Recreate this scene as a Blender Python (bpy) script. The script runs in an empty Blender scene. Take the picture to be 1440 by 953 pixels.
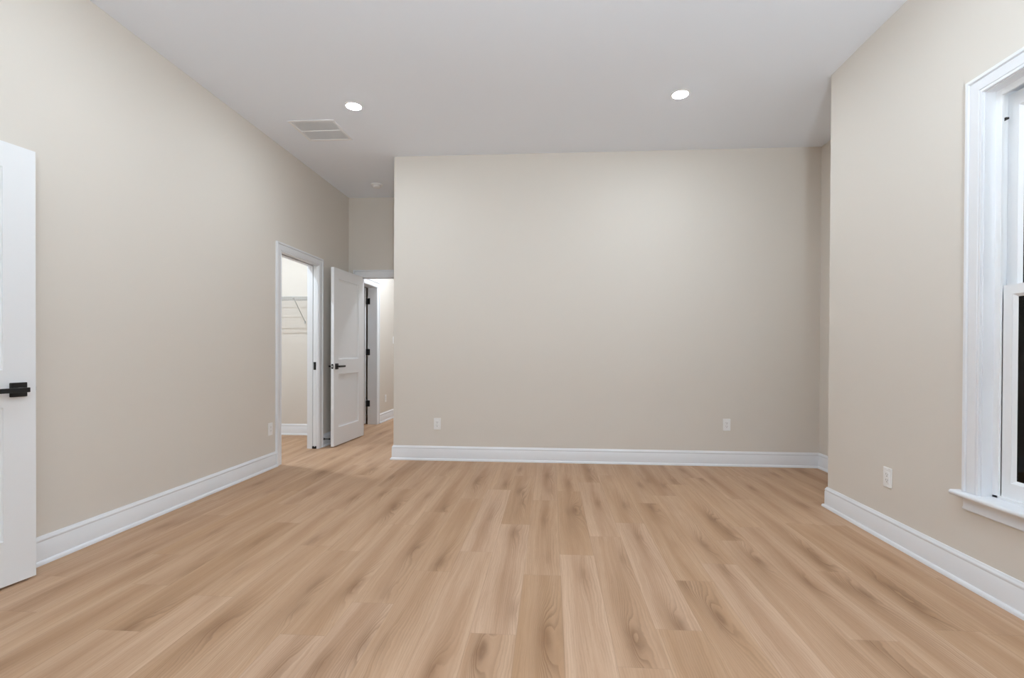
import bpy, bmesh, math, random
from mathutils import Matrix, Vector

random.seed(7)
SC = bpy.context.scene
COL = SC.collection

# ---------------------------------------------------------------- camera, world, exposure
LAMP_STRENGTH = 265.0
ADDED_UPLIGHT_STRENGTH = 690.0
CLOSET_STRENGTH = 7600.0
HALL_STRENGTH = 1080.0
CAM_H = 1.0898
cam_data = bpy.data.cameras.new('camera')
cam = bpy.data.objects.new('camera', cam_data)
COL.objects.link(cam)
cam_data.sensor_width = 36.0
cam_data.lens = 36.0 * 690.0 / 1440.0
cam_data.shift_x = (720.0 - 726.5231) / 1440.0
cam_data.shift_y = (499.1183 - 476.5) / 1440.0
cam_data.clip_start = 0.02
_r = Vector((0.99760885, 0.06897269, 0.0043999))
_u = Vector((-0.00483076, 0.00608131, 0.99996984))
_f = Vector((-0.06894385, 0.99760001, -0.00639996))
cam.matrix_world = Matrix(((_r.x, _u.x, -_f.x, 0), (_r.y, _u.y, -_f.y, 0), (_r.z, _u.z, -_f.z, CAM_H), (0, 0, 0, 1)))
SC.camera = cam

world = bpy.data.worlds.new('night_sky')
SC.world = world
world.use_nodes = True
world.node_tree.nodes['Background'].inputs[0].default_value = (0.012, 0.014, 0.022, 1)
world.node_tree.nodes['Background'].inputs[1].default_value = 0.3
SC.view_settings.view_transform = 'Standard'
SC.view_settings.look = 'None'
SC.view_settings.gamma = 1.0
SC.view_settings.exposure = 0.12
SC.view_settings.use_curve_mapping = False
SC.cycles.diffuse_bounces = 10
SC.cycles.max_bounces = 14
SC.cycles.sample_clamp_indirect = 8.0

# ---------------------------------------------------------------- dimensions (metres)
H = 3.05
XL, XR, XRR = -2.5876, 1.965, 2.5573
YB, YR, XH, YF = 4.8578, 3.6158, -1.5796, 6.135
YREAR = -1.6
T = 0.115                                   # wall thickness
XLB = XL - T                                # back of left wall
DOOR_H = 2.035                              # opening height
CL0, CL1 = 4.55, 5.305                      # closet opening
BA0, BA1 = 0.70, 1.45                       # opening of the folded-back door
HD0, HD1 = -2.43, -1.66                     # passage doorway
SD0, SD1 = 6.39, 7.15                       # hall side doorway
YCE = 6.166                                 # closet end wall
XCS = -4.3
YHE = 9.4
XHR = -1.15
WY0, WY1, WZ0, WZ1 = 1.44, 2.378, 0.44, 2.278  # window opening

# ---------------------------------------------------------------- materials
def srgb(r, g, b):
    def c(v):
        v /= 255.0
        return v / 12.92 if v <= 0.04045 else ((v + 0.055) / 1.055) ** 2.4
    return (c(r), c(g), c(b), 1.0)


def mat(name, color, rough=0.5, metallic=0.0, spec=0.5, noise=0.0, nscale=60.0, bump=0.0):
    m = bpy.data.materials.new(name)
    m.use_nodes = True
    nt = m.node_tree
    b = nt.nodes['Principled BSDF']
    b.inputs['Base Color'].default_value = color
    b.inputs['Roughness'].default_value = rough
    b.inputs['Metallic'].default_value = metallic
    b.inputs['Specular IOR Level'].default_value = spec
    if noise or bump:
        tc = nt.nodes.new('ShaderNodeTexCoord')
        n = nt.nodes.new('ShaderNodeTexNoise')
        n.inputs['Scale'].default_value = nscale
        n.inputs['Detail'].default_value = 3
        nt.links.new(tc.outputs['Object'], n.inputs['Vector'])
        if noise:
            mx = nt.nodes.new('ShaderNodeMixRGB')
            mx.blend_type = 'MULTIPLY'
            mx.inputs['Fac'].default_value = noise
            mx.inputs['Color1'].default_value = color
            nt.links.new(n.outputs['Fac'], mx.inputs['Color2'])
            nt.links.new(mx.outputs['Color'], b.inputs['Base Color'])
        if bump:
            bp = nt.nodes.new('ShaderNodeBump')
            bp.inputs['Strength'].default_value = bump
            bp.inputs['Distance'].default_value = 0.001
            nt.links.new(n.outputs['Fac'], bp.inputs['Height'])
            nt.links.new(bp.outputs['Normal'], b.inputs['Normal'])
    return m


def emit(name, color, strength):
    m = bpy.data.materials.new(name)
    m.use_nodes = True
    nt = m.node_tree
    nt.nodes.clear()
    o = nt.nodes.new('ShaderNodeOutputMaterial')
    e = nt.nodes.new('ShaderNodeEmission')
    e.inputs[0].default_value = color
    e.inputs[1].default_value = strength
    nt.links.new(e.outputs[0], o.inputs[0])
    return m


M_WALL = mat('greige_wall_paint', srgb(219, 213, 205), 0.62, spec=0.35, bump=0.08, nscale=220)
M_CEIL = mat('ceiling_paint', srgb(236, 242, 251), 0.8, spec=0.2, bump=0.06, nscale=200)
M_TRIM = mat('white_trim_paint', srgb(230, 232, 236), 0.33, spec=0.5, bump=0.03, nscale=40)
M_DOOR = mat('white_door_paint', srgb(232, 234, 237), 0.36, spec=0.5, bump=0.03, nscale=50)
M_VINYL = mat('white_vinyl', srgb(236, 237, 239), 0.3, spec=0.5, bump=0.02, nscale=30)
M_BLACK = mat('matte_black_metal', srgb(20, 20, 21), 0.42, spec=0.5, bump=0.04, nscale=300)
M_BOLT = mat('satin_nickel', srgb(190, 188, 184), 0.35, metallic=0.9, bump=0.02, nscale=200)
M_PLASTIC = mat('white_plastic', srgb(238, 238, 238), 0.3, spec=0.5, bump=0.02, nscale=100)
M_SLOT = mat('dark_slot', srgb(50, 48, 46), 0.6, bump=0.02)
M_SOCKET = mat('grey_socket_shadow', srgb(120, 120, 120), 0.6, bump=0.02)
M_GRILLE = mat('white_grille_enamel', srgb(238, 240, 243), 0.45, bump=0.02, nscale=80)
M_DUCT = mat('galvanised_duct_metal', srgb(228, 228, 228), 0.6, bump=0.05)
M_WIRE = mat('white_coated_wire', srgb(196, 196, 194), 0.35, bump=0.02)
M_SPACER = mat('black_glazing_gasket', srgb(18, 18, 18), 0.5, bump=0.02)
M_BRASSGREY = mat('grey_spacer_bar', srgb(120, 122, 120), 0.4, metallic=0.6, bump=0.02)
M_LENS = emit('lamp_lens_glow', (0.84, 0.95, 1.03, 1), LAMP_STRENGTH)
M_ADDED_UPLIGHT = emit('added_uplight_glow', (0.80, 0.93, 1.015, 1), ADDED_UPLIGHT_STRENGTH)  # glow of the added fill uplight, not a lamp of the room
M_LENS_C = emit('closet_lens_glow', (0.82, 0.94, 1.05, 1), CLOSET_STRENGTH)
M_LENS_H = emit('hall_lens_glow', (0.84, 0.93, 1.02, 1), HALL_STRENGTH)


def glass_mat():
    m = bpy.data.materials.new('window_glass')
    m.use_nodes = True
    nt = m.node_tree
    nt.nodes.clear()
    o = nt.nodes.new('ShaderNodeOutputMaterial')
    mx = nt.nodes.new('ShaderNodeMixShader')
    tr = nt.nodes.new('ShaderNodeBsdfTransparent')
    gl = nt.nodes.new('ShaderNodeBsdfGlossy')
    fr = nt.nodes.new('ShaderNodeFresnel')
    tr.inputs[0].default_value = (0.9, 0.92, 0.9, 1)
    gl.inputs['Roughness'].default_value = 0.0
    gl.inputs['Color'].default_value = (0.9, 0.9, 0.9, 1)
    fr.inputs['IOR'].default_value = 1.35
    nt.links.new(fr.outputs[0], mx.inputs[0])
    nt.links.new(tr.outputs[0], mx.inputs[1])
    nt.links.new(gl.outputs[0], mx.inputs[2])
    nt.links.new(mx.outputs[0], o.inputs[0])
    return m


M_GLASS = glass_mat()


def siding_mat():
    m = bpy.data.materials.new('dark_brown_boards')
    m.use_nodes = True
    nt = m.node_tree
    b = nt.nodes['Principled BSDF']
    tc = nt.nodes.new('ShaderNodeTexCoord')
    mp = nt.nodes.new('ShaderNodeMapping')
    mp.inputs['Scale'].default_value = (6, 6, 0.3)
    n = nt.nodes.new('ShaderNodeTexNoise')
    n.inputs['Scale'].default_value = 4
    n.inputs['Detail'].default_value = 4
    cr = nt.nodes.new('ShaderNodeValToRGB')
    cr.color_ramp.elements[0].color = srgb(112, 80, 68)
    cr.color_ramp.elements[1].color = srgb(190, 150, 134)
    nt.links.new(tc.outputs['Object'], mp.inputs['Vector'])
    nt.links.new(mp.outputs[0], n.inputs['Vector'])
    nt.links.new(n.outputs['Fac'], cr.inputs[0])
    nt.links.new(cr.outputs[0], b.inputs['Base Color'])
    b.inputs['Roughness'].default_value = 0.8
    return m


M_SIDING = siding_mat()
M_STONE = mat('grey_stone_ledge', srgb(120, 116, 110), 0.8, noise=0.4, nscale=12)


def wood_mat():
    """Oak planks: every plank face carries its own tone, centre line, ends and two knots."""
    m = bpy.data.materials.new('oak_plank_flooring')
    m.use_nodes = True
    nt = m.node_tree
    N, L = nt.nodes, nt.links
    bsdf = N['Principled BSDF']

    def val(x):
        return x

    def math_(op, a, b=None, c=None, clamp=False):
        n = N.new('ShaderNodeMath')
        n.operation = op
        n.use_clamp = clamp
        for i, v in enumerate((a, b, c)):
            if v is None:
                continue
            if isinstance(v, (int, float)):
                n.inputs[i].default_value = v
            else:
                L.new(v, n.inputs[i])
        return n.outputs[0]

    def attr(name):
        n = N.new('ShaderNodeAttribute')
        n.attribute_name = name
        s = N.new('ShaderNodeSeparateXYZ')
        L.new(n.outputs['Vector'], s.inputs[0])
        return s.outputs

    def comb(a, b, c):
        n = N.new('ShaderNodeCombineXYZ')
        for i, v in enumerate((a, b, c)):
            if isinstance(v, (int, float)):
                n.inputs[i].default_value = v
            else:
                L.new(v, n.inputs[i])
        return n.outputs[0]

    def noise(vec, scale=1.0, detail=2.0, rough=0.5):
        n = N.new('ShaderNodeTexNoise')
        n.inputs['Scale'].default_value = scale
        n.inputs['Detail'].default_value = detail
        n.inputs['Roughness'].default_value = rough
        L.new(vec, n.inputs['Vector'])
        return n.outputs['Fac']

    def mix(fac, a, b, mode='MIX'):
        n = N.new('ShaderNodeMixRGB')
        n.blend_type = mode
        if isinstance(fac, (int, float)):
            n.inputs[0].default_value = fac
        else:
            L.new(fac, n.inputs[0])
        for i, v in ((1, a), (2, b)):
            if isinstance(v, tuple):
                n.inputs[i].default_value = v
            else:
                L.new(v, n.inputs[i])
        return n.outputs[0]

    tc = N.new('ShaderNodeTexCoord')
    sp = N.new('ShaderNodeSeparateXYZ')
    L.new(tc.outputs['Object'], sp.inputs[0])
    px, py = sp.outputs[0], sp.outputs[1]
    tone = attr('tone')      # brightness, pinkness, seed
    ext = attr('extent')     # x centre, y low, y high
    k1, k2 = attr('knot_a'), attr('knot_b')   # x, y, strength
    seed = math_('MULTIPLY', tone[2], 37.0)
    u = math_('SUBTRACT', px, ext[0])
    # gentle waviness of the grain
    wv = noise(comb(math_('MULTIPLY', px, 7.0), math_('MULTIPLY', py, 1.6), seed), 1.0, 3, 0.55)
    wob = math_('MULTIPLY', math_('SUBTRACT', wv, 0.5), 0.05)
    fine_w = noise(comb(math_('MULTIPLY', px, 40.0), math_('MULTIPLY', py, 14.0), seed), 1.0, 3)
    wobf = math_('MULTIPLY', math_('SUBTRACT', fine_w, 0.5), 0.008)

    def knot(k):
        du = math_('DIVIDE', math_('ADD', math_('SUBTRACT', px, k[0]), math_('MULTIPLY', wob, 0.7)), 0.027)
        dv = math_('DIVIDE', math_('SUBTRACT', py, k[1]), 0.17)
        d2 = math_('ADD', math_('MULTIPLY', du, du), math_('MULTIPLY', dv, dv))
        wide = math_('DIVIDE', k[2], math_('ADD', 1.0, math_('MULTIPLY', d2, 0.45)))
        eu_ = math_('DIVIDE', math_('ADD', math_('SUBTRACT', px, k[0]), math_('ADD', math_('MULTIPLY', wobf, 3.0), math_('MULTIPLY', wob, 0.4))), 0.021)
        ev_ = math_('DIVIDE', math_('ADD', math_('SUBTRACT', py, k[1]), math_('MULTIPLY', wobf, 12.0)), 0.085)
        e2 = math_('ADD', math_('MULTIPLY', eu_, eu_), math_('MULTIPLY', ev_, ev_))
        core = math_('MULTIPLY', k[2], math_('POWER', 2.718, math_('MULTIPLY', e2, -1.0)))
        return wide, core

    w1, c1 = knot(k1)
    w2, c2 = knot(k2)
    wide = math_('ADD', w1, w2)
    core = math_('ADD', c1, c2)
    h = math_('ADD', math_('ADD', u, math_('ADD', wob, wobf)), math_('MULTIPLY', wide, 0.075))
    ring = math_('FRACT', math_('MULTIPLY', h, 100.0))
    ring = math_('MULTIPLY', math_('POWER', ring, 2.2), math_('SUBTRACT', 1.0, math_('POWER', ring, 14.0)))
    # ring visibility: strong around knots, patchy elsewhere
    patch = noise(comb(math_('MULTIPLY', px, 9.0), math_('MULTIPLY', py, 1.3), math_('ADD', seed, 11.0)), 1.0, 2)
    vis = math_('ADD', math_('MULTIPLY', wide, 0.85), math_('MULTIPLY', math_('SUBTRACT', patch, 0.42), 1.3), clamp=True)
    ringd = math_('MULTIPLY', ring, vis)
    # fibres and broad streaks running along the plank
    fib = noise(comb(math_('MULTIPLY', h, 420.0), math_('MULTIPLY', py, 9.0), seed), 1.0, 2, 0.6)
    streak = noise(comb(math_('MULTIPLY', h, 34.0), math_('MULTIPLY', py, 0.8), seed), 1.0, 3, 0.55)
    pore = noise(comb(math_('MULTIPLY', px, 330.0), math_('MULTIPLY', py, 22.0), seed), 1.0, 1)
    pore = math_('MULTIPLY', math_('GREATER_THAN', pore, 0.68), 0.10)

    base = mix(tone[0], srgb(*DARK_OAK), srgb(*LIGHT_OAK))
    base = mix(math_('MULTIPLY', tone[1], 0.55), base, srgb(*PINK_OAK))
    sfac = math_('MULTIPLY', math_('SUBTRACT', streak, 0.36), 1.5, clamp=True)
    cl = mix(math_('MULTIPLY', sfac, 0.75), base, srgb(*STREAK_OAK))
    band = noise(comb(math_('MULTIPLY', u, 17.0), math_('MULTIPLY', py, 0.55), math_('ADD', seed, 23.0)), 1.0, 2)
    cl = mix(math_('MULTIPLY', math_('SUBTRACT', band, 0.40), 1.6, clamp=True), cl, mix(0.62, cl, srgb(*PALE_OAK)))
    # darker heartwood running down the middle of each board, following the knots
    hz = noise(comb(math_('MULTIPLY', px, 2.0), math_('MULTIPLY', py, 1.1), math_('ADD', seed, 5.0)), 1.0, 2)
    hu = math_('DIVIDE', math_('ADD', u, math_('MULTIPLY', wob, 1.6)), 0.040)
    heart = math_('POWER', 2.718, math_('MULTIPLY', math_('MULTIPLY', hu, hu), -1.0))
    heart = math_('MULTIPLY', heart, math_('MULTIPLY', math_('SUBTRACT', hz, 0.36), 3.2, clamp=True))
    heart = math_('ADD', math_('MULTIPLY', heart, 0.40), math_('MULTIPLY', wide, 0.34), clamp=True)
    cl = mix(heart, cl, srgb(*HEART_OAK))
    mid = noise(comb(math_('MULTIPLY', h, 130.0), math_('MULTIPLY', py, 3.5), math_('ADD', seed, 3.0)), 1.0, 2)
    cl = mix(math_('MULTIPLY', math_('SUBTRACT', mid, 0.42), 1.5, clamp=True), cl, mix(0.5, cl, srgb(*FIBRE_OAK)))
    ffac = math_('MULTIPLY', math_('SUBTRACT', fib, 0.35), 1.1, clamp=True)
    cl = mix(math_('MULTIPLY', ffac, 0.26), cl, srgb(*FIBRE_OAK))
    cl = mix(math_('MULTIPLY', ringd, 0.72), cl, srgb(*RING_OAK))
    cl = mix(math_('MULTIPLY', core, 0.5, clamp=True), cl, srgb(*KNOT_OAK))
    cl = mix(pore, cl, srgb(*RING_OAK))
    # seam grooves at plank edges
    eu = math_('SUBTRACT', 0.09075, math_('ABSOLUTE', u))
    ev = math_('MINIMUM', math_('SUBTRACT', py, ext[1]), math_('SUBTRACT', ext[2], py))
    e = math_('MINIMUM', eu, ev)
    seam = math_('SUBTRACT', 1.0, math_('DIVIDE', e, 0.0016), clamp=True)
    cl = mix(math_('MULTIPLY', seam, 0.30), cl, srgb(96, 70, 50))
    L.new(cl, bsdf.inputs['Base Color'])
    bsdf.inputs['Roughness'].default_value = 0.5
    bsdf.inputs['Specular IOR Level'].default_value = 0.35
    rr = math_('ADD', 0.44, math_('MULTIPLY', fib, 0.14))
    L.new(rr, bsdf.inputs['Roughness'])
    bp = N.new('ShaderNodeBump')
    bp.inputs['Strength'].default_value = 0.25
    bp.inputs['Distance'].default_value = 0.0008
    hh = math_('SUBTRACT', math_('MULTIPLY', fib, -0.3), math_('MULTIPLY', seam, 2.0))
    L.new(hh, bp.inputs['Height'])
    L.new(bp.outputs[0], bsdf.inputs['Normal'])
    return m


PALE_OAK = (222, 190, 163)
HEART_OAK = (152, 112, 78)
DARK_OAK = (181, 144, 110)
LIGHT_OAK = (207, 173, 142)
PINK_OAK = (203, 172, 151)
STREAK_OAK = (164, 125, 91)
FIBRE_OAK = (152, 116, 84)
RING_OAK = (108, 76, 52)
KNOT_OAK = (116, 79, 51)
M_WOOD = wood_mat()

# ---------------------------------------------------------------- mesh helpers
class MB:
    """Collects shapes and links them as one mesh object."""
    def __init__(s):
        s.v, s.f, s.smooth = [], [], []

    def add(s, vs, fs, smooth=False):
        o = len(s.v)
        s.v += [tuple(p) for p in vs]
        s.f += [tuple(i + o for i in f) for f in fs]
        s.smooth += [smooth] * len(fs)
        return s

    def box(s, x0, x1, y0, y1, z0, z1):
        vs = [(x, y, z) for z in (z0, z1) for y in (y0, y1) for x in (x0, x1)]
        return s.add(vs, [(0, 2, 3, 1), (4, 5, 7, 6), (0, 1, 5, 4), (2, 6, 7, 3), (0, 4, 6, 2), (1, 3, 7, 5)])

    def tube(s, a, b, r, n=8, caps=True):
        a, b = Vector(a), Vector(b)
        d = (b - a).normalized()
        t = Vector((0, 0, 1)) if abs(d.z) < 0.9 else Vector((1, 0, 0))
        e1 = d.cross(t).normalized()
        e2 = d.cross(e1)
        vs = []
        for c in (a, b):
            for i in range(n):
                an = 2 * math.pi * i / n
                vs.append(c + e1 * (r * math.cos(an)) + e2 * (r * math.sin(an)))
        fs = [(i, (i + 1) % n, n + (i + 1) % n, n + i) for i in range(n)]
        if caps:
            fs += [tuple(range(n))[::-1], tuple(range(n, 2 * n))]
        return s.add(vs, fs, True)

    def lathe(s, prof, n=40, axis='z', c=(0, 0, 0)):
        vs, fs = [], []
        for r, h in prof:
            for i in range(n):
                a = 2 * math.pi * i / n
                if axis == 'z':
                    vs.append((c[0] + r * math.cos(a), c[1] + r * math.sin(a), c[2] + h))
                elif axis == 'x':
                    vs.append((c[0] + h, c[1] + r * math.cos(a), c[2] + r * math.sin(a)))
                else:
                    vs.append((c[0] + r * math.cos(a), c[1] + h, c[2] + r * math.sin(a)))
        m = len(prof)
        for j in range(m - 1):
            for i in range(n):
                k = (i + 1) % n
                fs.append((j * n + i, j * n + k, (j + 1) * n + k, (j + 1) * n + i))
        fs.append(tuple(range(n))[::-1])
        fs.append(tuple(range((m - 1) * n, m * n)))
        return s.add(vs, fs, True)

    def build(s, name, m, parent=None, bevel=0.0, seg=2, merge=True):
        me = bpy.data.meshes.new(name)
        me.from_pydata(s.v, [], s.f)
        me.polygons.foreach_set('use_smooth', s.smooth)
        bm = bmesh.new()
        bm.from_mesh(me)
        if merge:
            bmesh.ops.remove_doubles(bm, verts=bm.verts, dist=1e-6)
        bmesh.ops.recalc_face_normals(bm, faces=bm.faces)
        bm.to_mesh(me)
        bm.free()
        me.materials.append(m)
        me.set_sharp_from_angle(angle=math.radians(38))
        o = bpy.data.objects.new(name, me)
        COL.objects.link(o)
        if parent is not None:
            o.parent = parent
        if bevel:
            md = o.modifiers.new('edge_round', 'BEVEL')
            md.width = bevel
            md.segments = seg
            md.limit_method = 'ANGLE'
        return o


def tag(o, label=None, cat=None, group=None, kind=None):
    if label:
        o['label'] = label
    if cat:
        o['category'] = cat
    if group:
        o['group'] = group
    if kind:
        o['kind'] = kind
    return o


def thing(name, label, cat, loc=(0, 0, 0), rz=0.0, group=None, kind=None):
    o = bpy.data.objects.new(name, None)
    o.empty_display_size = 0.1
    COL.objects.link(o)
    o.location = loc
    o.rotation_euler = (0, 0, rz)
    return tag(o, label, cat, group, kind)


def struct(mb, name, m, label, cat, bevel=0.0):
    return tag(mb.build(name, m, None, bevel), label, cat, None, 'structure')


def copy_tree(o, parent=None):
    c = o.copy()
    COL.objects.link(c)
    if parent is not None:
        c.parent = parent
    for ch in list(o.children):
        copy_tree(ch, c)
    return c


# ---------------------------------------------------------------- floor
PW, PX0, PL = 0.1815, 0.055, 1.21
# one known butt joint per column of planks, the rest repeat every plank length
JOINT = {-12: 2.479, -11: 2.153, -10: 3.001, -9: 2.075, -8: 2.66, -7: 2.602, -6: 3.026, -5: 2.071, -4: 2.395,
         -3: 2.648, -2: 3.089, -1: 2.395, 0: 2.648, 1: 2.925, 2: 3.171, 3: 2.389, 4: 2.593, 5: 2.922, 6: 1.946,
         7: 2.546, 8: 3.25, 9: 2.022, -13: 3.1, -14: 2.2}
# (column, somewhere along it) -> (lightness, pinkness)
TONE = {(-1, 2.0): (.12, .1), (-1, 3.0): (.55, .3), (-1, 4.0): (.6, .5), (0, 2.0): (.85, .7), (0, 3.2): (.3, .1),
        (0, 4.3): (.45, .2), (1, 2.2): (.4, .5), (1, 3.5): (.68, .6), (2, 2.5): (.75, .8), (2, 3.8): (.42, .2),
        (3, 3.0): (.3, .0), (3, 2.0): (.25, .1), (3, 4.0): (.28, .1), (4, 2.0): (.8, .8), (4, 3.2): (.5, .2),
        (5, 2.4): (.4, .5), (5, 3.5): (.55, .1), (6, 2.4): (.55, .6), (6, 1.6): (.35, .4), (6, 3.6): (.5, .1),
        (7, 3.0): (.62, .3), (7, 2.0): (.45, .4), (8, 2.6): (.4, .1), (9, 2.5): (.35, .0), (9, 1.6): (.25, .0),
        (-2, 2.5): (.85, .9), (-2, 3.5): (.3, .2), (-2, 1.5): (.45, .5), (-3, 2.0): (.55, .6), (-3, 3.2): (.8, .9),
        (-4, 3.0): (.3, .2), (-4, 2.0): (.32, .4), (-5, 2.6): (.5, .3), (-5, 3.8): (.55, .2), (-5, 1.6): (.7, .9),
        (-6, 3.4): (.7, .3), (-6, 2.4): (.4, .2), (-6, 1.5): (.75, .9), (-7, 2.0): (.62, .2), (-7, 3.0): (.5, .1),
        (-8, 2.0): (.35, .1), (-8, 3.0): (.68, .1), (-9, 2.6): (.5, .1), (-9, 1.6): (.6, .4), (-10, 2.4): (.35, .0),
        (-11, 1.8): (.3, .1), (-11, 2.7): (.6, .1), (-12, 2.0): (.75, .1), (-12, 3.0): (.35, .0)}
KNOTS = [(-0.235, 3.837, 0.8), (-0.033, 3.183, 0.5), (0.163, 4.079, 0.6), (0.171, 3.401, 1), (0.341, 3.559, 0.6), (0.346, 4.255, 0.6), (0.738, 4.085, 0.7), (0.719, 3.509, 1), (0.926, 4.08, 0.7), (1.047, 4.245, 0.6), (0.526, 2.945, 0.6), (0.875, 2.834, 0.7), (1.063, 3.287, 0.8), (1.089, 2.651, 1), (0.877, 2.533, 0.6), (0.161, 2.413, 0.5), (-0.017, 1.876, 1), (0.314, 1.878, 1), (0.511, 1.99, 0.9), (0.691, 2.056, 1), (0.384, 2.622, 0.5), (1.299, 4.338, 0.6), (1.63, 4.076, 0.7), (-1.083, 3.359, 0.9), (-0.73, 3.357, 0.8), (-1.278, 3.671, 0.7), (-0.918, 3.646, 0.5), (-0.919, 4.534, 0.4), (-2.049, 4.272, 0.8), (-1.823, 3.625, 0.6), (-0.904, 2.213, 1), (-0.73, 2.166, 0.5), (-0.569, 2.502, 0.9), (-0.747, 2.654, 0.8), (-0.389, 3.209, 0.4), (-0.402, 1.634, 0.9), (-0.251, 1.768, 1), (-1.662, 2.703, 0.5), (-1.64, 1.799, 0.9), (-0.793, 1.645, 0.7), (1.43, 2.77, 0.6), (1.414, 2.642, 0.6), (1.374, 2.427, 0.5), (1.228, 2.408, 0.8), (1.422, 2.32, 0.7), (1.572, 2.208, 0.7), (1.206, 1.923, 0.6), (-0.158, 2.074, 0.5), (-1.06, 2.004, 0.6), (-0.693, 1.778, 0.7), (-1.299, 1.85, 0.5), (-1.779, 2.323, 0.5), (-1.989, 2.306, 0.4), (-1.358, 2.727, 0.6), (-2.172, 3.673, 0.5), (0.628, 2.361, 0.7)]
FX0, FX1, FY0, FY1 = -4.42, 2.72, -1.72, 9.52


def build_floor():
    mb = MB()
    tones, exts, ka, kb = [], [], [], []
    k = math.floor((FX0 - PX0) / PW)
    while PX0 + k * PW < FX1:
        x0, x1 = max(FX0, PX0 + k * PW), min(FX1, PX0 + (k + 1) * PW)
        xc = PX0 + (k + 0.5) * PW
        j = JOINT.get(k, 1.0 + random.random() * PL)
        while j > FY0:
            j -= PL
        while j < FY1:
            y0, y1 = max(j, FY0), min(j + PL, FY1)
            t = None
            for (c, yy), tv in TONE.items():
                if c == k and j <= yy < j + PL:
                    t = tv
            if t is None:
                t = (random.uniform(.25, .7), random.uniform(0, .45))
            kn = [q for q in KNOTS if x0 <= q[0] < x1 and j <= q[1] < j + PL]
            kn.sort(key=lambda q: -q[2])
            while len(kn) < 2:
                if len(kn) == 0 or random.random() < 0.5:
                    kn.append((xc + random.uniform(-.06, .06), random.uniform(j + .1, j + PL - .1), random.uniform(.25, .7)))
                else:
                    kn.append((xc, j - 9.0, 0.0))
            mb.add([(x0, y0, 0), (x1, y0, 0), (x1, y1, 0), (x0, y1, 0)], [(0, 1, 2, 3)])
            tones.append((t[0], t[1], random.random()))
            exts.append((xc, j, j + PL))
            ka.append(kn[0])
            kb.append(kn[1])
            j += PL
        k += 1
    n = len(tones)
    # slab below the planks
    mb.add([(FX0, FY0, 0), (FX1, FY0, 0), (FX1, FY1, 0), (FX0, FY1, 0), (FX0, FY0, -.1), (FX1, FY0, -.1), (FX1, FY1, -.1), (FX0, FY1, -.1)],
           [(4, 7, 6, 5), (0, 4, 5, 1), (1, 5, 6, 2), (2, 6, 7, 3), (3, 7, 4, 0)])
    me = bpy.data.meshes.new('floor')
    me.from_pydata(mb.v, [], mb.f)
    for nm, data in (('tone', tones), ('extent', exts), ('knot_a', ka), ('knot_b', kb)):
        a = me.attributes.new(nm, 'FLOAT_VECTOR', 'FACE')
        flat = []
        for d in data + [(.5, 0, 0)] * (len(mb.f) - n):
            flat += list(d)
        a.data.foreach_set('vector', flat)
    me.materials.append(M_WOOD)
    o = bpy.data.objects.new('floor', me)
    COL.objects.link(o)
    tag(o, 'light brown oak plank floor with knots and staggered end joints', 'floor', None, 'structure')


build_floor()

# ---------------------------------------------------------------- ceiling and walls
struct(MB().box(FX0, FX1, FY0, FY1, H, H + .1), 'ceiling', M_CEIL, 'flat plain white ceiling above the whole room', 'ceiling')

w = MB()
w.box(XLB, XL, YREAR, BA0 - .02, 0, H)
w.box(XLB, XL, BA0 - .02, BA1 + .02, DOOR_H + .02, H)
w.box(XLB, XL, BA1 + .02, CL0 - .018, 0, H)
w.box(XLB, XL, CL0 - .018, CL1 + .018, DOOR_H + .045, H)
w.box(XLB, XL, CL1 + .018, YF, DOOR_H + .045, H)
w.box(XL - .02, XL, CL1 + .018, YF, 0, DOOR_H + .045)            # skins either side of the pocket
w.box(XLB, XLB + .02, CL1 + .018, YF, 0, DOOR_H + .045)
struct(w, 'wall_left', M_WALL, 'long greige wall on the left with the closet doorway', 'wall')

w = MB()
w.box(XLB, HD0 - .018, YF, YF + T, 0, H)
w.box(HD0 - .018, HD1 + .018, YF, YF + T, DOOR_H + .018, H)
w.box(HD1 + .018, XH + T, YF, YF + T, 0, H)
struct(w, 'wall_passage_end', M_WALL, 'short greige wall above the passage doorway', 'wall')

w = MB()
w.box(XH, XRR, YB, YB + T, 0, H)
w.box(XH, XH + T, YB + T, YF, 0, H)
struct(w, 'wall_back', M_WALL, 'wide blank greige wall facing the camera', 'wall')

w = MB()
WT = 0.17
w.box(XR, XR + WT, YREAR, WY0 - .02, 0, H)
w.box(XR, XR + WT, WY1 + .02, YR, 0, H)
w.box(XR, XR + WT, WY0 - .02, WY1 + .02, 0, WZ0 - .02)
w.box(XR, XR + WT, WY0 - .02, WY1 + .02, WZ1 + .02, H)
w.box(XR + WT, XRR, YR - T, YR, 0, H)
struct(w, 'wall_right', M_WALL, 'greige wall on the right with the white window', 'wall')
struct(MB().box(XRR, XRR + T, YR - T, YB + T, 0, H), 'wall_recess', M_WALL, 'narrow strip of greige wall in the far right recess', 'wall')
struct(MB().box(XLB, XR + WT, YREAR - T, YREAR, 0, H), 'wall_rear', M_WALL, 'greige wall behind the camera', 'wall')

# closet
w = MB()
w.box(XCS, XLB, YCE, YCE + T, 0, H)
w.box(XCS - .1, XCS, 4.0, YCE + T, 0, H)
w.box(XCS, XLB, 4.0, 4.1, 0, H)
struct(w, 'wall_closet', M_WALL, 'pale walls inside the closet behind the wire shelf', 'wall')
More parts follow.
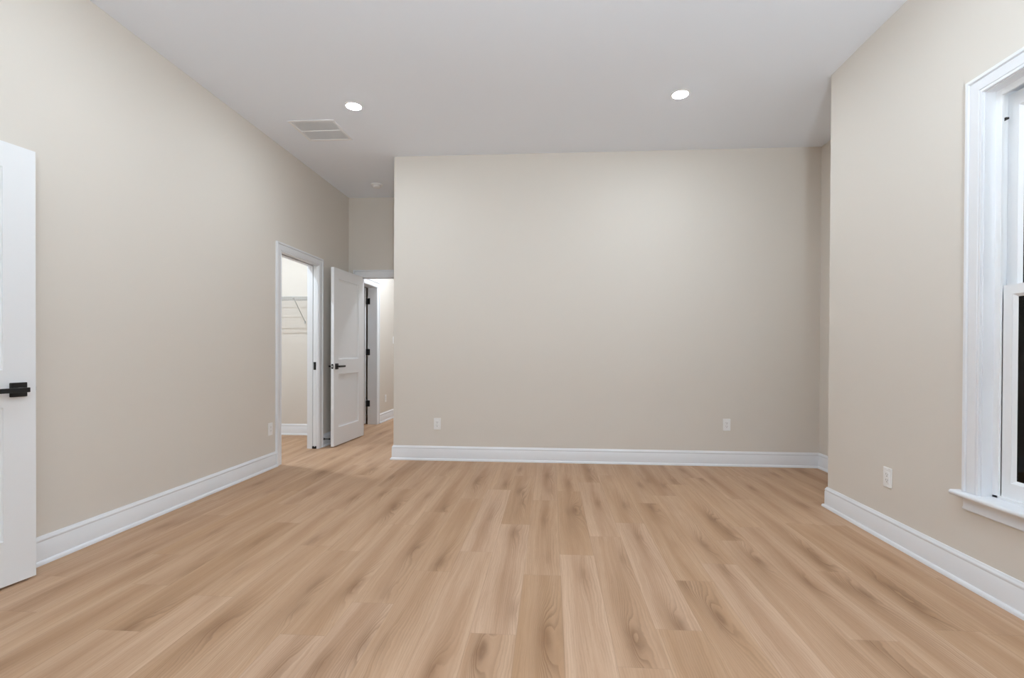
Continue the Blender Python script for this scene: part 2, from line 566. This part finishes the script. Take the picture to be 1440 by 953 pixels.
# hall beyond the passage doorway
w = MB()
HY = YF + T
w.box(XLB, XL, HY, SD0 - .018, 0, H)
w.box(XLB, XL, SD0 - .018, SD1 + .018, DOOR_H + .018, H)
w.box(XLB, XL, SD1 + .018, YHE, 0, H)
struct(w, 'wall_hall_left', M_WALL, 'brightly lit hall wall seen through the passage doorway', 'wall')
w = MB()
w.box(XHR, XHR + .1, HY, YHE, 0, H)
w.box(XH + T, XHR + .1, YF, HY, 0, H)
w.box(XLB, XHR + .1, YHE, YHE + .1, 0, H)
struct(w, 'wall_hall_right', M_WALL, 'hall walls hidden past the passage doorway', 'wall')
# side room off the hall, and the room behind the folded-back door
w = MB()
w.box(XCS - .1, XCS, YCE + T, 8.2, 0, H)
w.box(XCS - .1, XLB, 8.2, 8.3, 0, H)
struct(w, 'wall_side_room', M_WALL, 'dim walls of the room off the hall', 'wall')
w = MB()
w.box(-3.9, -3.8, -.1, 2.2, 0, H)
w.box(-3.9, XLB, -.2, -.1, 0, H)
w.box(-3.9, XLB, 2.2, 2.3, 0, H)
struct(w, 'wall_bath', M_WALL, 'walls of the dark room behind the left doorway', 'wall')

# ---------------------------------------------------------------- trim sweeps
BASE_P = [(0, 0), (.0285, 0), (.0285, .006), (.027, .012), (.0235, .017), (.0195, .0195), (.0145, .0205), (.0145, .110),
          (.0125, .113), (.0125, .117), (.0140, .120), (.0140, .125), (.0115, .130), (.0085, .133), (.0075, .139), (.005, .142), (0, .142)]
CASE_P = [(.005, 0), (.005, .0105), (.008, .0125), (.0135, .0125), (.0160, .0075), (.0205, .0075), (.0235, .0115), (.030, .0125), (.064, .0165),
          (.068, .0120), (.073, .0120), (.076, .0205), (.080, .0220), (.089, .0220), (.092, .0190), (.092, 0)]


def sweep_base(name, pts, label, closed_ends=True):
    """Baseboard along a polyline (room on the left hand of travel), mitred at inner points."""
    n = len(pts)
    P = [Vector(p) for p in pts]
    nor = []
    for i in range(n - 1):
        d = (P[i + 1] - P[i]).normalized()
        nor.append(Vector((-d.y, d.x)))
    mb = MB()
    rings = []
    for i in range(n):
        if i == 0:
            m_ = nor[0]
        elif i == n - 1:
            m_ = nor[-1]
        else:
            m_ = (nor[i - 1] + nor[i]) / (1 + nor[i - 1].dot(nor[i]))
        rings.append([(P[i].x + m_.x * d, P[i].y + m_.y * d, z) for d, z in BASE_P])
    k = len(BASE_P)
    vs = [p for r in rings for p in r]
    fs = []
    for i in range(n - 1):
        for j in range(k):
            jj = (j + 1) % k
            fs.append((i * k + j, i * k + jj, (i + 1) * k + jj, (i + 1) * k + j))
    fs.append(tuple(range(k)))
    fs.append(tuple(range((n - 1) * k, n * k))[::-1])
    mb.add(vs, fs)
    o = mb.build(name, M_TRIM)
    return tag(o, label, 'baseboard', None, 'structure')


BX = BA1 + .095
sweep_base('baseboard_left', [(XL, CL0 - .092), (XL, BX)], 'white baseboard along the left wall from the open door to the closet', )
sweep_base('baseboard_passage', [(HD0 - .092, YF), (XL, YF), (XL, CL1 + .092)], 'short white baseboard piece behind the open passage door')
sweep_base('baseboard_left_rear', [(XL, BA0 - .095), (XL, YREAR), (XR, YREAR)], 'white baseboard behind the camera')
sweep_base('baseboard_right', [(XR, YREAR), (XR, YR), (XRR, YR)], 'white baseboard under the window along the right wall')
sweep_base('baseboard_back', [(XRR, YR), (XRR, YB), (XH, YB), (XH, YF - .022)], 'white baseboard along the wide back wall')
sweep_base('baseboard_closet', [(XLB, YCE), (XCS, YCE), (XCS, 4.1), (XLB, 4.1)], 'white baseboard inside the closet')
sweep_base('baseboard_hall', [(XL, YHE), (XL, SD1 + .094)], 'white baseboard in the hall past the doorway')


def casing(name, a0, a1, z1, to_world, label=None, z0=0.0, kind='structure', parent=None, sill=False, cat='door casing', scale=1.0):
    """Moulded casing round three sides of an opening; to_world(a, t, z) places it."""
    mb = MB()
    k = len(CASE_P)
    vs = []
    for i in range(4):
        for o, t in CASE_P:
            o *= scale
            a = a0 - o if i < 2 else a1 + o
            z = z0 if i in (0, 3) else z1 + o
            vs.append(to_world(a, t, z))
    fs = []
    for i in range(3):
        for j in range(k):
            jj = (j + 1) % k
            fs.append((i * k + j, i * k + jj, (i + 1) * k + jj, (i + 1) * k + j))
    fs.append(tuple(range(k)))
    fs.append(tuple(range(3 * k, 4 * k))[::-1])
    mb.add(vs, fs)
    o = mb.build(name, M_TRIM, parent)
    if parent is None:
        tag(o, label, cat, None, kind)
    return o


on_left = lambda a, t, z: (XL + t, a, z)
on_left_back = lambda a, t, z: (XLB - t, a, z)
on_far = lambda a, t, z: (a, YF - t, z)
on_far_back = lambda a, t, z: (a, YF + T + t, z)

# closet frame: casing, split jambs with the pocket slot between, track in the head
t1 = thing('trim_1', 'white casing and split jamb round the closet doorway', 'door frame', (0, 0, 0), 0, None, 'structure')
casing('casing', CL0, CL1, DOOR_H, on_left, parent=t1)
casing('casing', CL0, CL1, DOOR_H, on_left_back, parent=t1)
jm = MB()
XS0, XS1 = XL - .0190, XLB + .0530          # slot faces
for x0, x1 in ((XS0, XL), (XLB, XS1)):
    jm.box(x0, x1, CL1, CL1 + .018, 0, DOOR_H)
    jm.box(x0, x1, CL0, CL1 + .018, DOOR_H, DOOR_H + .018)
jm.box(XLB, XL, CL0 - .018, CL0, 0, DOOR_H + .018)
jm.build('jamb', M_TRIM, t1)
MB().box(XS1, XS0, CL0, CL1 + .018, DOOR_H + .018, DOOR_H + .045).build('track_recess', M_SLOT, t1)

# passage doorway frame
t2 = thing('trim_2', 'white casing round the passage doorway beside the blank back wall', 'door frame', (0, 0, 0), 0, None, 'structure')


def casing_passage():
    mb = MB()
    k = len(CASE_P)
    vs = []
    for i in range(4):
        for o, t in CASE_P:
            a = HD0 - o if i < 2 else min(HD1 + o, XH - .0005)
            z = 0 if i in (0, 3) else DOOR_H + o
            vs.append(on_far(a, t, z))
    fs = []
    for i in range(3):
        for j in range(k):
            jj = (j + 1) % k
            fs.append((i * k + j, i * k + jj, (i + 1) * k + jj, (i + 1) * k + j))
    fs += [tuple(range(k)), tuple(range(3 * k, 4 * k))[::-1]]
    mb.add(vs, fs)
    mb.build('casing', M_TRIM, t2, merge=False)


casing_passage()
casing('casing', HD0, HD1, DOOR_H, on_far_back, parent=t2)
jm = MB()
jm.box(HD0 - .018, HD0, YF, YF + T, 0, DOOR_H + .018)
jm.box(HD1, HD1 + .018, YF, YF + T, 0, DOOR_H + .018)
jm.box(HD0, HD1, YF, YF + T, DOOR_H, DOOR_H + .018)
jm.box(HD0, HD0 + .011, YF + .042, YF + .075, 0, DOOR_H)
jm.box(HD1 - .011, HD1, YF + .042, YF + .075, 0, DOOR_H)
jm.box(HD0, HD1, YF + .042, YF + .075, DOOR_H - .011, DOOR_H)
jm.build('jamb', M_TRIM, t2)

# hall side doorway frame
t3 = thing('trim_3', 'white door frame with black hinges in the hall beyond the passage', 'door frame', (0, 0, 0), 0, None, 'structure')
casing('casing', SD0, SD1, DOOR_H, on_left, parent=t3, scale=.95)
casing('casing', SD0, SD1, DOOR_H, on_left_back, parent=t3, scale=.95)
jm = MB()
jm.box(XLB - .018, XL + .008, SD1, SD1 + .018, 0, DOOR_H + .018)
jm.box(XLB - .018, XL + .008, SD0 - .018, SD0, 0, DOOR_H + .018)
jm.box(XLB - .018, XL + .008, SD0, SD1, DOOR_H, DOOR_H + .018)
jm.build('jamb', M_TRIM, t3)

# frame of the doorway the near door belongs to
t4 = thing('trim_4', 'white casing of the doorway at the left edge outside the view', 'door frame', (0, 0, 0), 0, None, 'structure')
casing('casing', BA0, BA1, DOOR_H, on_left, parent=t4)
jm = MB()
jm.box(XLB, XL, BA0 - .018, BA0, 0, DOOR_H + .018)
jm.box(XLB, XL, BA1, BA1 + .018, 0, DOOR_H + .018)
jm.box(XLB, XL, BA0, BA1, DOOR_H, DOOR_H + .018)
jm.build('jamb', M_TRIM, t4)

# ---------------------------------------------------------------- doors
DT = 0.035


def door_leaf(wd, hd=2.02, panels=((.205, .815), (.985, 1.905)), stile=.112):
    """Two-panel leaf; x 0..wd from the hinge edge, y 0..DT, z 0..hd, bevelled panels on both faces."""
    mb = MB()
    prof = [(0, 0), (.003, .006), (.007, .0075), (.024, .0135), (.029, .0135)]
    for side in (0, 1):
        def Y(d):
            return d if side == 0 else DT - d
        xs = [0, stile, wd - stile, wd]
        zs = [0, panels[0][0], panels[0][1], panels[1][0], panels[1][1], hd]
        for i in range(3):
            for j in range(5):
                if i == 1 and j in (1, 3):
                    x0, x1, z0, z1 = xs[1], xs[2], zs[j], zs[j + 1]
                    prev = None
                    for ins, dep in prof:
                        r = [(x0 + ins, Y(dep), z0 + ins), (x1 - ins, Y(dep), z0 + ins), (x1 - ins, Y(dep), z1 - ins), (x0 + ins, Y(dep), z1 - ins)]
                        if prev:
                            for q in range(4):
                                qq = (q + 1) % 4
                                mb.add([prev[q], prev[qq], r[qq], r[q]], [(0, 1, 2, 3)])
                        prev = r
                    mb.add(prev, [(0, 1, 2, 3)])
                else:
                    x0, x1, z0, z1 = xs[i], xs[i + 1], zs[j], zs[j + 1]
                    mb.add([(x0, Y(0), z0), (x1, Y(0), z0), (x1, Y(0), z1), (x0, Y(0), z1)], [(0, 1, 2, 3)])
    zs = [0, panels[0][0], panels[0][1], panels[1][0], panels[1][1], hd]
    xs = [0, stile, wd - stile, wd]
    for x in (0, wd):
        for j in range(5):
            mb.add([(x, 0, zs[j]), (x, DT, zs[j]), (x, DT, zs[j + 1]), (x, 0, zs[j + 1])], [(0, 1, 2, 3)])
    for z in (0, hd):
        for i in range(3):
            mb.add([(xs[i], 0, z), (xs[i + 1], 0, z), (xs[i + 1], DT, z), (xs[i], DT, z)], [(0, 1, 2, 3)])
    return mb


def lever_set(leaf, wd, z=.905, backset=.062):
    """Square rose with a flat bar lever pointing at the hinges, on both faces."""
    cx = wd - backset
    for s, y0 in ((-1, 0.0), (1, DT)):
        rose = MB()
        rose.box(cx - .033, cx + .033, min(y0, y0 + s * .009), max(y0, y0 + s * .009), z - .033, z + .033)
        ro = rose.build('handle', M_BLACK, leaf, .0025)
        ro['label'] = 'black square handle plate'
        lv = MB()
        lv.tube((cx, y0 + s * .007, z), (cx, y0 + s * .045, z), .0105, 16)
        ya, yb = y0 + s * .038, y0 + s * .051
        lv.box(cx - .125, cx + .018, min(ya, yb), max(ya, yb), z - .0115, z + .0105)
        lv.build('lever', M_BLACK, ro, .002)
    pl = MB()
    zz = [(-.0285, -.0125), (-.0285, .0125)]
    pts = []
    for i in range(9):
        a = math.pi * i / 8
        pts.append((.0125 * math.cos(a), .016 + .0125 * math.sin(a)))
    for i in range(9):
        a = math.pi + math.pi * i / 8
        pts.append((.0125 * math.cos(a), -.016 + .0125 * math.sin(a)))
    n = len(pts)
    vs = [(wd - .0005, DT / 2 + y, z + q) for y, q in pts] + [(wd + .0016, DT / 2 + y, z + q) for y, q in pts]
    pl.add(vs, [tuple(range(n, 2 * n))] + [(i, (i + 1) % n, n + (i + 1) % n, n + i) for i in range(n)])
    lp = pl.build('latch_plate', M_BLACK, leaf)
    b = MB()
    b.add([(wd, DT / 2 - .006, z - .009), (wd + .010, DT / 2 - .006, z - .009), (wd + .004, DT / 2 + .007, z - .009),
           (wd, DT / 2 + .007, z - .009), (wd, DT / 2 - .006, z + .009), (wd + .010, DT / 2 - .006, z + .009),
           (wd + .004, DT / 2 + .007, z + .009), (wd, DT / 2 + .007, z + .009)],
          [(0, 3, 2, 1), (4, 5, 6, 7), (0, 1, 5, 4), (1, 2, 6, 5), (2, 3, 7, 6), (3, 0, 4, 7)])
    b.build('latch_bolt', M_BOLT, lp, .001)


def hinge_set(parent, x, y, plate, zs=(.307, 1.075, 1.835)):
    """Barrel plus leaf plate; plate = (x0, x1, y0, y1) of the visible plate."""
    for z in zs:
        h = MB()
        h.tube((x, y, z - .045), (x, y, z + .045), .0065, 12)
        h.tube((x, y, z + .045), (x, y, z + .050), .0045, 10)
        h.tube((x, y, z - .050), (x, y, z - .045), .0045, 10)
        h.box(plate[0], plate[1], plate[2], plate[3], z - .044, z + .044)
        h.build('hinge', M_BLACK, parent)


# near door at the left edge, folded back against the left wall
TH = math.radians(8.4)
WD1 = 0.70
d1 = Vector((math.sin(TH), math.cos(TH)))
n1 = Vector((math.cos(TH), -math.sin(TH)))
fe = Vector((-2.4530, 2.18))
o1 = fe - d1 * WD1
door1 = thing('door_1', 'white panel door with black lever at the left edge of the photo', 'door', (o1.x, o1.y, .012), math.pi / 2 - TH, None, 'structure')
leaf = door_leaf(WD1, stile=.126).build('door_panel', M_DOOR, door1)
lever_set(leaf, WD1, z=.893, backset=.072)
hinge_set(door1, -.004, DT + .004, (-.003, .03, DT - .002, DT + .0015))

# passage door, swung into the room
AL = math.radians(2.7)
WD2 = 0.755
d2 = Vector((-math.sin(AL), -math.cos(AL)))
n2 = Vector((math.cos(AL), -math.sin(AL)))
o2 = Vector((-2.4005, 6.128)) - n2 * DT
door2 = thing('door_2', 'white two-panel passage door swung open against the left wall', 'door', (o2.x, o2.y, .012), -math.pi / 2 - AL, None, 'structure')
leaf = door_leaf(WD2, hd=2.025).build('door_panel', M_DOOR, door2)
lever_set(leaf, WD2, z=.905)
hinge_set(door2, -.003, -.004, (-.002, .0, .0, .03))

# door of the room off the hall, opened into that room; its black hinges show on the far jamb
door3 = thing('door_3', 'half hidden white door behind the three black hinges in the hall', 'door', (XLB - .034, SD1 - .002, .012), math.pi, None, 'structure')
leaf = door_leaf(.74, hd=2.02).build('door_panel', M_DOOR, door3)
leaf.location = (0.012, 0.0, 0)
lever_set(leaf, .74)
for z in (.300, 1.065, 1.823):
    h = MB()
    h.tube((-.0015, .004, z - .045), (-.0015, .004, z + .045), .0075, 12)
    h.box(-.050, -.001, -.0005, .0055, z - .045, z + .045)
    h.box(-.001, .012, .0, .005, z - .045, z + .045)
    h.build('hinge', M_BLACK, door3)

# pocket door parked inside the closet wall, only its edge shows
PD0 = CL1 + .004
xm = (XL + XLB) / 2
door4 = thing('door_4', 'white sliding pocket door edge with black latch in the closet frame', 'door', (XS0 - .0035 - DT, PD0, .012), 0, None, 'structure')
lf = MB().box(0, DT, 0, .76, 0, 2.04).build('door_panel', M_DOOR, door4, .0015)
MB().box(.006, .0345, -.0022, .001, .868, .955).build('edge_pull', M_BLACK, lf, .001)
gd = MB().box(-.004, .012, -.012, .004, -.010, .016)
gd.box(.026, .041, -.012, .004, -.010, .016)
gd.box(-.004, .041, -.012, .0, -.010, .008)
gd.build('floor_guide', M_BLACK, door4, .001)

# ---------------------------------------------------------------- window in the right wall
win = thing('window_1', 'white framed double hung window with black night glass at the right edge', 'window', (0, 0, 0), 0, None, 'structure')
on_right = lambda a, t, z: (XR - t, a, z)
casing('casing', WY0, WY1, WZ1, on_right, z0=WZ0 + .001, parent=win, scale=.90)
jx = MB()                                   # jamb extension boards lining the opening
JX = XR + .047
for (y0, y1, z0, z1) in ((WY1, WY1 + .018, WZ0, WZ1 + .018), (WY0 - .018, WY0, WZ0, WZ1 + .018), (WY0, WY1, WZ1, WZ1 + .018)):
    jx.box(XR, JX, y0, y1, z0, z1)
jx.build('jamb', M_TRIM, win)
fr = MB()                                   # vinyl frame with a front lip, parting bead and outer lip
FX = XR + .16
lip = .028
for x0, x1, d in ((JX, JX + .012, lip), (JX + .012, FX, 0.0), (FX - .02, FX, lip)):
    yi0, yi1, zt = WY0 + d, WY1 - d, WZ1 - d
    fr.box(x0, x1, yi1, WY1 + .018, WZ0, WZ1 + .018)
    fr.box(x0, x1, WY0 - .018, yi0, WZ0, WZ1 + .018)
    fr.box(x0, x1, yi0, yi1, zt, WZ1 + .018)
fr.box(JX, FX, WY0, WY1, WZ0 - .018, WZ0 + .012)
fr.build('window_frame', M_VINYL, win, .0015, merge=False)


def sash(name, x0, x1, y0, y1, z0, z1, st, rb, rt, lab):
    s = MB()
    s.box(x0, x1, y0, y0 + st, z0, z1)
    s.box(x0, x1, y1 - st, y1, z0, z1)
    s.box(x0, x1, y0 + st, y1 - st, z0, z0 + rb)
    s.box(x0, x1, y0 + st, y1 - st, z1 - rt, z1)
    # sloped glazing bead on the room side
    b = .012
    gx = x0 + .014
    yo0, yo1, zo0, zo1 = y0 + st, y1 - st, z0 + rb, z1 - rt
    o_ = [(x0 + .002, yo0, zo0), (x0 + .002, yo1, zo0), (x0 + .002, yo1, zo1), (x0 + .002, yo0, zo1)]
    i_ = [(gx, yo0 + b, zo0 + b), (gx, yo1 - b, zo0 + b), (gx, yo1 - b, zo1 - b), (gx, yo0 + b, zo1 - b)]
    k_ = [(gx, yo0, zo0), (gx, yo1, zo0), (gx, yo1, zo1), (gx, yo0, zo1)]
    for q in range(4):
        r = (q + 1) % 4
        s.add([o_[q], o_[r], i_[r], i_[q]], [(0, 1, 2, 3)])
        s.add([i_[q], i_[r], k_[r], k_[q]], [(0, 1, 2, 3)])
    so = s.build(name, M_VINYL, win, merge=False)
    so['label'] = lab
    MB().box(gx + .0005, gx + .0015, yo0 + .002, yo1 - .002, zo0 + .002, zo1 - .002).build('pane', M_GLASS, so)
    sp = MB()
    e = b + .009
    for (ya, yb, za, zb) in ((yo0, yo0 + e, zo0, zo1), (yo1 - e, yo1, zo0, zo1), (yo0 + e, yo1 - e, zo0, zo0 + e), (yo0 + e, yo1 - e, zo1 - e, zo1)):
        sp.box(gx + .002, gx + .018, ya, yb, za, zb)
    sp.build('spacer', M_SPACER, so)
    sp = MB()
    e2 = b + .004
    for (ya, yb, za, zb) in ((yo0 + e2, yo0 + e2 + .005, zo0, zo1), (yo1 - e2 - .005, yo1 - e2, zo0, zo1)):
        sp.box(gx + .0017, gx + .0025, ya, yb, za, zb)
    sp.build('spacer_line', M_BRASSGREY, so)
    return so


SL0 = JX + .014
sash('lower_sash', SL0, SL0 + .036, WY0 + lip + .002, WY1 - lip - .002, WZ0 + .012, 1.397, .044, .068, .042, 'lower window sash')
sash('upper_sash', JX + .051, JX + .085, WY0 + .002, WY1 - .002, 1.345, WZ1 - .02, .049, .042, .062, 'upper window sash')
MB().box(JX + .016, JX + .030, WY1 - .030, WY1 - .0, 2.142, 2.150).build('tilt_latch', M_SLOT, win)
stool = MB()                                # stool with horns, nosed front
n_ = 6
pr = [(.115, WZ0 + .0), (.115, WZ0 - .022)] 
nose = []
for i in range(n_ + 1):
    a = -math.pi / 2 + math.pi * i / n_
    nose.append((-.042 - .009 * math.cos(a), WZ0 - .011 + .011 * math.sin(a)))


def stool_part(y0, y1, xin):
    prof = [(xin, WZ0 - .022)] + nose + [(xin, WZ0)]
    k = len(prof)
    vs = [(XR + dx, y0, z) for dx, z in prof] + [(XR + dx, y1, z) for dx, z in prof]
    stool.add(vs, [(i, (i + 1) % k, k + (i + 1) % k, k + i) for i in range(k)] + [tuple(range(k))[::-1], tuple(range(k, 2 * k))])


stool_part(WY0 - .118, WY1 + .118, -.0005)
stool.box(XR - .0005, JX, WY0 - .018, WY1 + .018, WZ0 - .018, WZ0)
stool.build('window_sill', M_TRIM, win, merge=False)
ap = MB()
APP = [(0, 0), (.010, 0), (.0165, .006), (.0165, .010), (.012, .016), (.012, .050), (.016, .056), (.016, .062), (0, .062)]
k = len(APP)
vs = []
for y in (WY0 - .083, WY1 + .083):
    vs += [(XR - t, y, WZ0 - .085 + z) for t, z in APP]
ap.add(vs, [(i, (i + 1) % k, k + (i + 1) % k, k + i) for i in range(k)] + [tuple(range(k))[::-1], tuple(range(k, 2 * k))])
ap.build('apron', M_TRIM, win)

# outside, at night: dark boarded wall of the neighbour above a stone ledge
ext = MB()
y = 0.0
n = 0
while y < 9:
    ext.box(3.3 + .016 * (n % 2), 3.4, y, y + .15, -.4, 4.5)
    y += .15
    n += 1
tag(ext.build('neighbour_wall', M_SIDING, merge=False), 'dark brown boarded wall outside, seen through the window glass', 'wall', None, 'structure')
tag(MB().box(3.18, 3.3, 0, 9, .285, .33).build('trim_5', M_STONE), 'upper grey ledge low on the dark wall outside the window', 'ledge', None, 'structure')
tag(MB().box(3.18, 3.3, 0, 9, .185, .215).build('trim_6', M_STONE), 'lower grey ledge low on the dark wall outside the window', 'ledge', None, 'structure')
tag(MB().box(2.8, 9, -2, 12, -.5, -.4).build('ground_outside', M_STONE), 'dark ground outside the window', 'ground', None, 'structure')

# ---------------------------------------------------------------- ceiling fixtures
def lamp(name, label, loc, lens_mat, group=None, k=1.0):
    t = thing(name, label, 'ceiling light', loc, 0, group)
    t.scale = (k, k, k)
    MB().lathe([(.070, 0), (.070, -.002), (.066, -.0045), (.0585, -.0055), (.057, -.0035), (.057, 0)], 56).build('trim_ring', M_PLASTIC, t)
    pr = [(.0565, -.0012)]
    for i in range(1, 9):
        a = math.pi / 2 * i / 8
        pr.append((.0565 * math.cos(a) + .0001, -.0012 - .009 * math.sin(a)))
    MB().lathe(pr, 56).build('lens', lens_mat, t)
    return t


G = 'recessed ceiling lights of the room'
a = lamp('ceiling_light', 'round glowing ceiling light on the left, beside the vent', (-1.58, 3.838, H), M_LENS, G)
b = copy_tree(a)
b.location = (.973, 3.812, H)
b['label'] = 'round glowing ceiling light on the right, above the blank back wall'
for x, y in ((-1.58, 2.25), (.973, 2.25)):
    c = copy_tree(a)
    c.location = (x, y, H)
    c['label'] = ('round ceiling light nearer the left wall, just outside the photo' if x < 0 else 'round ceiling light nearer the window, just outside the photo')
    c['group'] = 'recessed ceiling lights outside the view'
lamp('ceiling_light', 'hidden ceiling light inside the closet that lights the wire shelf', (-3.35, 4.86, H), M_LENS_C, None, .36)
c = lamp('ceiling_light', 'hidden ceiling light in the hall beyond the passage doorway', (-1.95, 7.15, H), M_LENS_H)

# smoke detector
t = thing('smoke_detector', 'small white round smoke detector on the ceiling near the passage', 'smoke detector', (-2.05, 5.655, H))
MB().lathe([(.066, 0), (.066, -.008), (.063, -.011), (.054, -.012)], 48).build('mounting_plate', M_PLASTIC, t)
MB().lathe([(.054, -.011), (.0535, -.017), (.051, -.017), (.051, -.020), (.053, -.021), (.050, -.030), (.040, -.037), (.022, -.040), (.001, -.040)], 48).build('cover', M_PLASTIC, t)
MB().lathe([(.007, -.039), (.007, -.042), (.001, -.0425)], 20).build('test_button', M_GRILLE, t)

# return air vent with two banks of louvres
t = thing('ceiling_vent', 'square white louvred air vent on the ceiling left of the light', 'air vent', (-2.045, 4.245, H))
VX, VY = .205, .2
fr = MB()


def vframe(x0, x1, y0, y1, z0, z1):
    fr.box(x0, x1, y0, y1, z0, z1)


ins = .026
fr.box(-VX, VX, -VY, -VY + ins, -.006, 0)
fr.box(-VX, VX, VY - ins, VY, -.006, 0)
fr.box(-VX, -VX + ins, -VY + ins, VY - ins, -.006, 0)
fr.box(VX - ins, VX, -VY + ins, VY - ins, -.006, 0)
fr.box(-VX + ins, VX - ins, -.007, .007, -.006, 0)
fr.build('frame', M_GRILLE, t, .002, merge=False)
MB().box(-VX + ins, VX - ins, -VY + ins, VY - ins, -.0012, -.0004).build('backing', M_DUCT, t)
for s in (-1, 1):
    lv = MB()
    y0 = .010 if s > 0 else -VY + ins + .002
    for i in range(13):
        y = y0 + i * .0126
        lv.add([(-VX + ins, y, -.0044), (VX - ins, y, -.0044), (VX - ins, y + .0108, -.0024), (-VX + ins, y + .0108, -.0024),
                (-VX + ins, y, -.0036), (VX - ins, y, -.0036), (VX - ins, y + .0108, -.0016), (-VX + ins, y + .0108, -.0016)],
               [(0, 1, 2, 3), (4, 7, 6, 5), (0, 4, 5, 1), (3, 2, 6, 7), (0, 3, 7, 4), (1, 5, 6, 2)])
    lv.build('louvre_bank', M_GRILLE, t)

# ---------------------------------------------------------------- outlets and switch
def outlet(label, loc, rz, group='electrical outlets low on the walls'):
    """Local frame: plate in XZ, faces -Y."""
    t = thing('wall_outlet', label, 'outlet', loc, rz, group)
    MB().box(-.0355, .0355, -.0055, 0, -.058, .058).build('cover_plate', M_PLASTIC, t, .003, 3)
    MB().box(-.0172, .0172, -.0075, -.004, -.0345, .0345).build('receptacle', M_PLASTIC, t, .0012)
    sl = MB()
    for z in (.0165, -.0165):
        sl.box(-.0085, -.0060, -.0079, -.0070, z - .001, z + .0085)
        sl.box(.0060, .0085, -.0079, -.0070, z - .001, z + .0070)
        sl.box(-.0028, .0028, -.0079, -.0070, z - .0105, z - .0055)
    sl.build('socket_slots', M_SOCKET, t)
    for z in (.0475, -.0475):
        MB().lathe([(.0032, -.0054), (.0032, -.0062), (.001, -.0066)], 14, 'y', (0, 0, z)).build('screw', M_GRILLE, t)
    return t


outlet('white outlet on the left part of the blank back wall', (-1.131, YB, .365), 0)
outlet('white outlet on the right part of the blank back wall', (1.697, YB, .397), 0)
outlet('white outlet on the right wall beside the window', (XR, 2.996, .368), -math.pi / 2)
outlet('white outlet on the left wall beside the closet casing', (XL, 4.371, .366), math.pi / 2)
outlet('tiny white outlet on the hall wall beyond the passage doorway', (XL, 7.552, .352), math.pi / 2)
t = thing('light_switch', 'white light switch on the hall wall at the corner of the back wall', 'light switch', (XL, 7.94, 1.275), math.pi / 2)
MB().box(-.0355, .0355, -.0055, 0, -.058, .058).build('cover_plate', M_PLASTIC, t, .003, 3)
rk = MB()
rk.add([(-.0165, -.005, -.033), (.0165, -.005, -.033), (.0165, -.0055, 0), (-.0165, -.0055, 0), (-.0165, -.0095, .033), (.0165, -.0095, .033),
        (-.0165, -.003, -.033), (.0165, -.003, -.033), (.0165, -.003, .033), (-.0165, -.003, .033)],
       [(0, 1, 2, 3), (3, 2, 5, 4), (0, 6, 7, 1), (4, 5, 8, 9), (6, 9, 8, 7), (0, 3, 4, 9, 6), (1, 7, 8, 5, 2)])
rk.build('rocker', M_PLASTIC, t)

# ---------------------------------------------------------------- closet wire shelf
t = thing('wire_shelf', 'white wire shelf on the closet end wall', 'shelf', (0, YCE, 1.745))
DEP = .30
wr = MB()
x = XCS + .02
while x < XLB - .01:
    wr.tube((x, -.004, .018), (x, -DEP, .018), .0021, 5, False)
    wr.tube((x, -DEP, .018), (x, -DEP, -.030), .0021, 5, False)
    x += .0254
wr.build('wire_deck', M_WIRE, t)
rl = MB()
for y, z in ((-.006, .0145), (-.10, .0145), (-.20, .0145), (-DEP + .001, .0175), (-DEP + .001, -.030)):
    rl.tube((XCS + .004, y, z), (XLB - .004, y, z), .0032, 8)
rl.build('rail', M_WIRE, t)
for bx in (-3.18, -3.95):
    br = MB()
    br.tube((bx, -DEP, .012), (bx, -.006, -.272), .0048, 8)
    br.box(bx - .010, bx + .010, -.008, 0, -.300, -.262)
    br.box(bx - .007, bx + .007, -DEP - .004, -DEP + .008, -.002, .022)
    br.build('brace', M_WIRE, t)

# ---------------------------------------------------------------- door stop on the baseboard
t = thing('door_stop', 'black rod door stop on the baseboard behind the passage door', 'door stop', (XL + .0125, 5.425, .088))
MB().lathe([(.0001, 0), (.0135, 0), (.0135, .004), (.009, .008), (.0055, .010), (.0048, .062), (.0001, .062)], 24, 'x').build('rod', M_BLACK, t)
MB().lathe([(.0001, .060), (.0085, .060), (.0085, .072), (.006, .075), (.0001, .075)], 24, 'x').build('bumper', M_BLACK, t)

# ---------------------------------------------------------------- unseen uplight, added behind the camera to brighten ceiling and walls
t = thing('added_uplight', 'unseen uplight added behind the camera to brighten the ceiling', 'added light', (.40, -.75, 0))
MB().lathe([(.14, 0), (.14, .018), (.13, .024), (.02, .030), (.014, .036)], 40).build('base', M_BLACK, t)
MB().tube((0, 0, .03), (0, 0, 1.30), .0125, 16).build('pole', M_BLACK, t)
head_tilt = math.radians(-13)
for nm, prof, mm in (('uplight_shade', [(.02, -.09), (.06, -.08), (.13, -.035), (.165, .02), (.160, .02), (.125, -.028), (.058, -.072), (.02, -.078)], M_BLACK),
                     ('uplight_emitter', [(.135, -.010), (.135, -.006), (.10, -.001), (.001, .001)], M_ADDED_UPLIGHT)):
    hd = MB().lathe(prof, 48).build(nm, mm, t)
    hd.location = (0, .045, 1.385)
    hd.rotation_euler = (head_tilt, 0, 0)
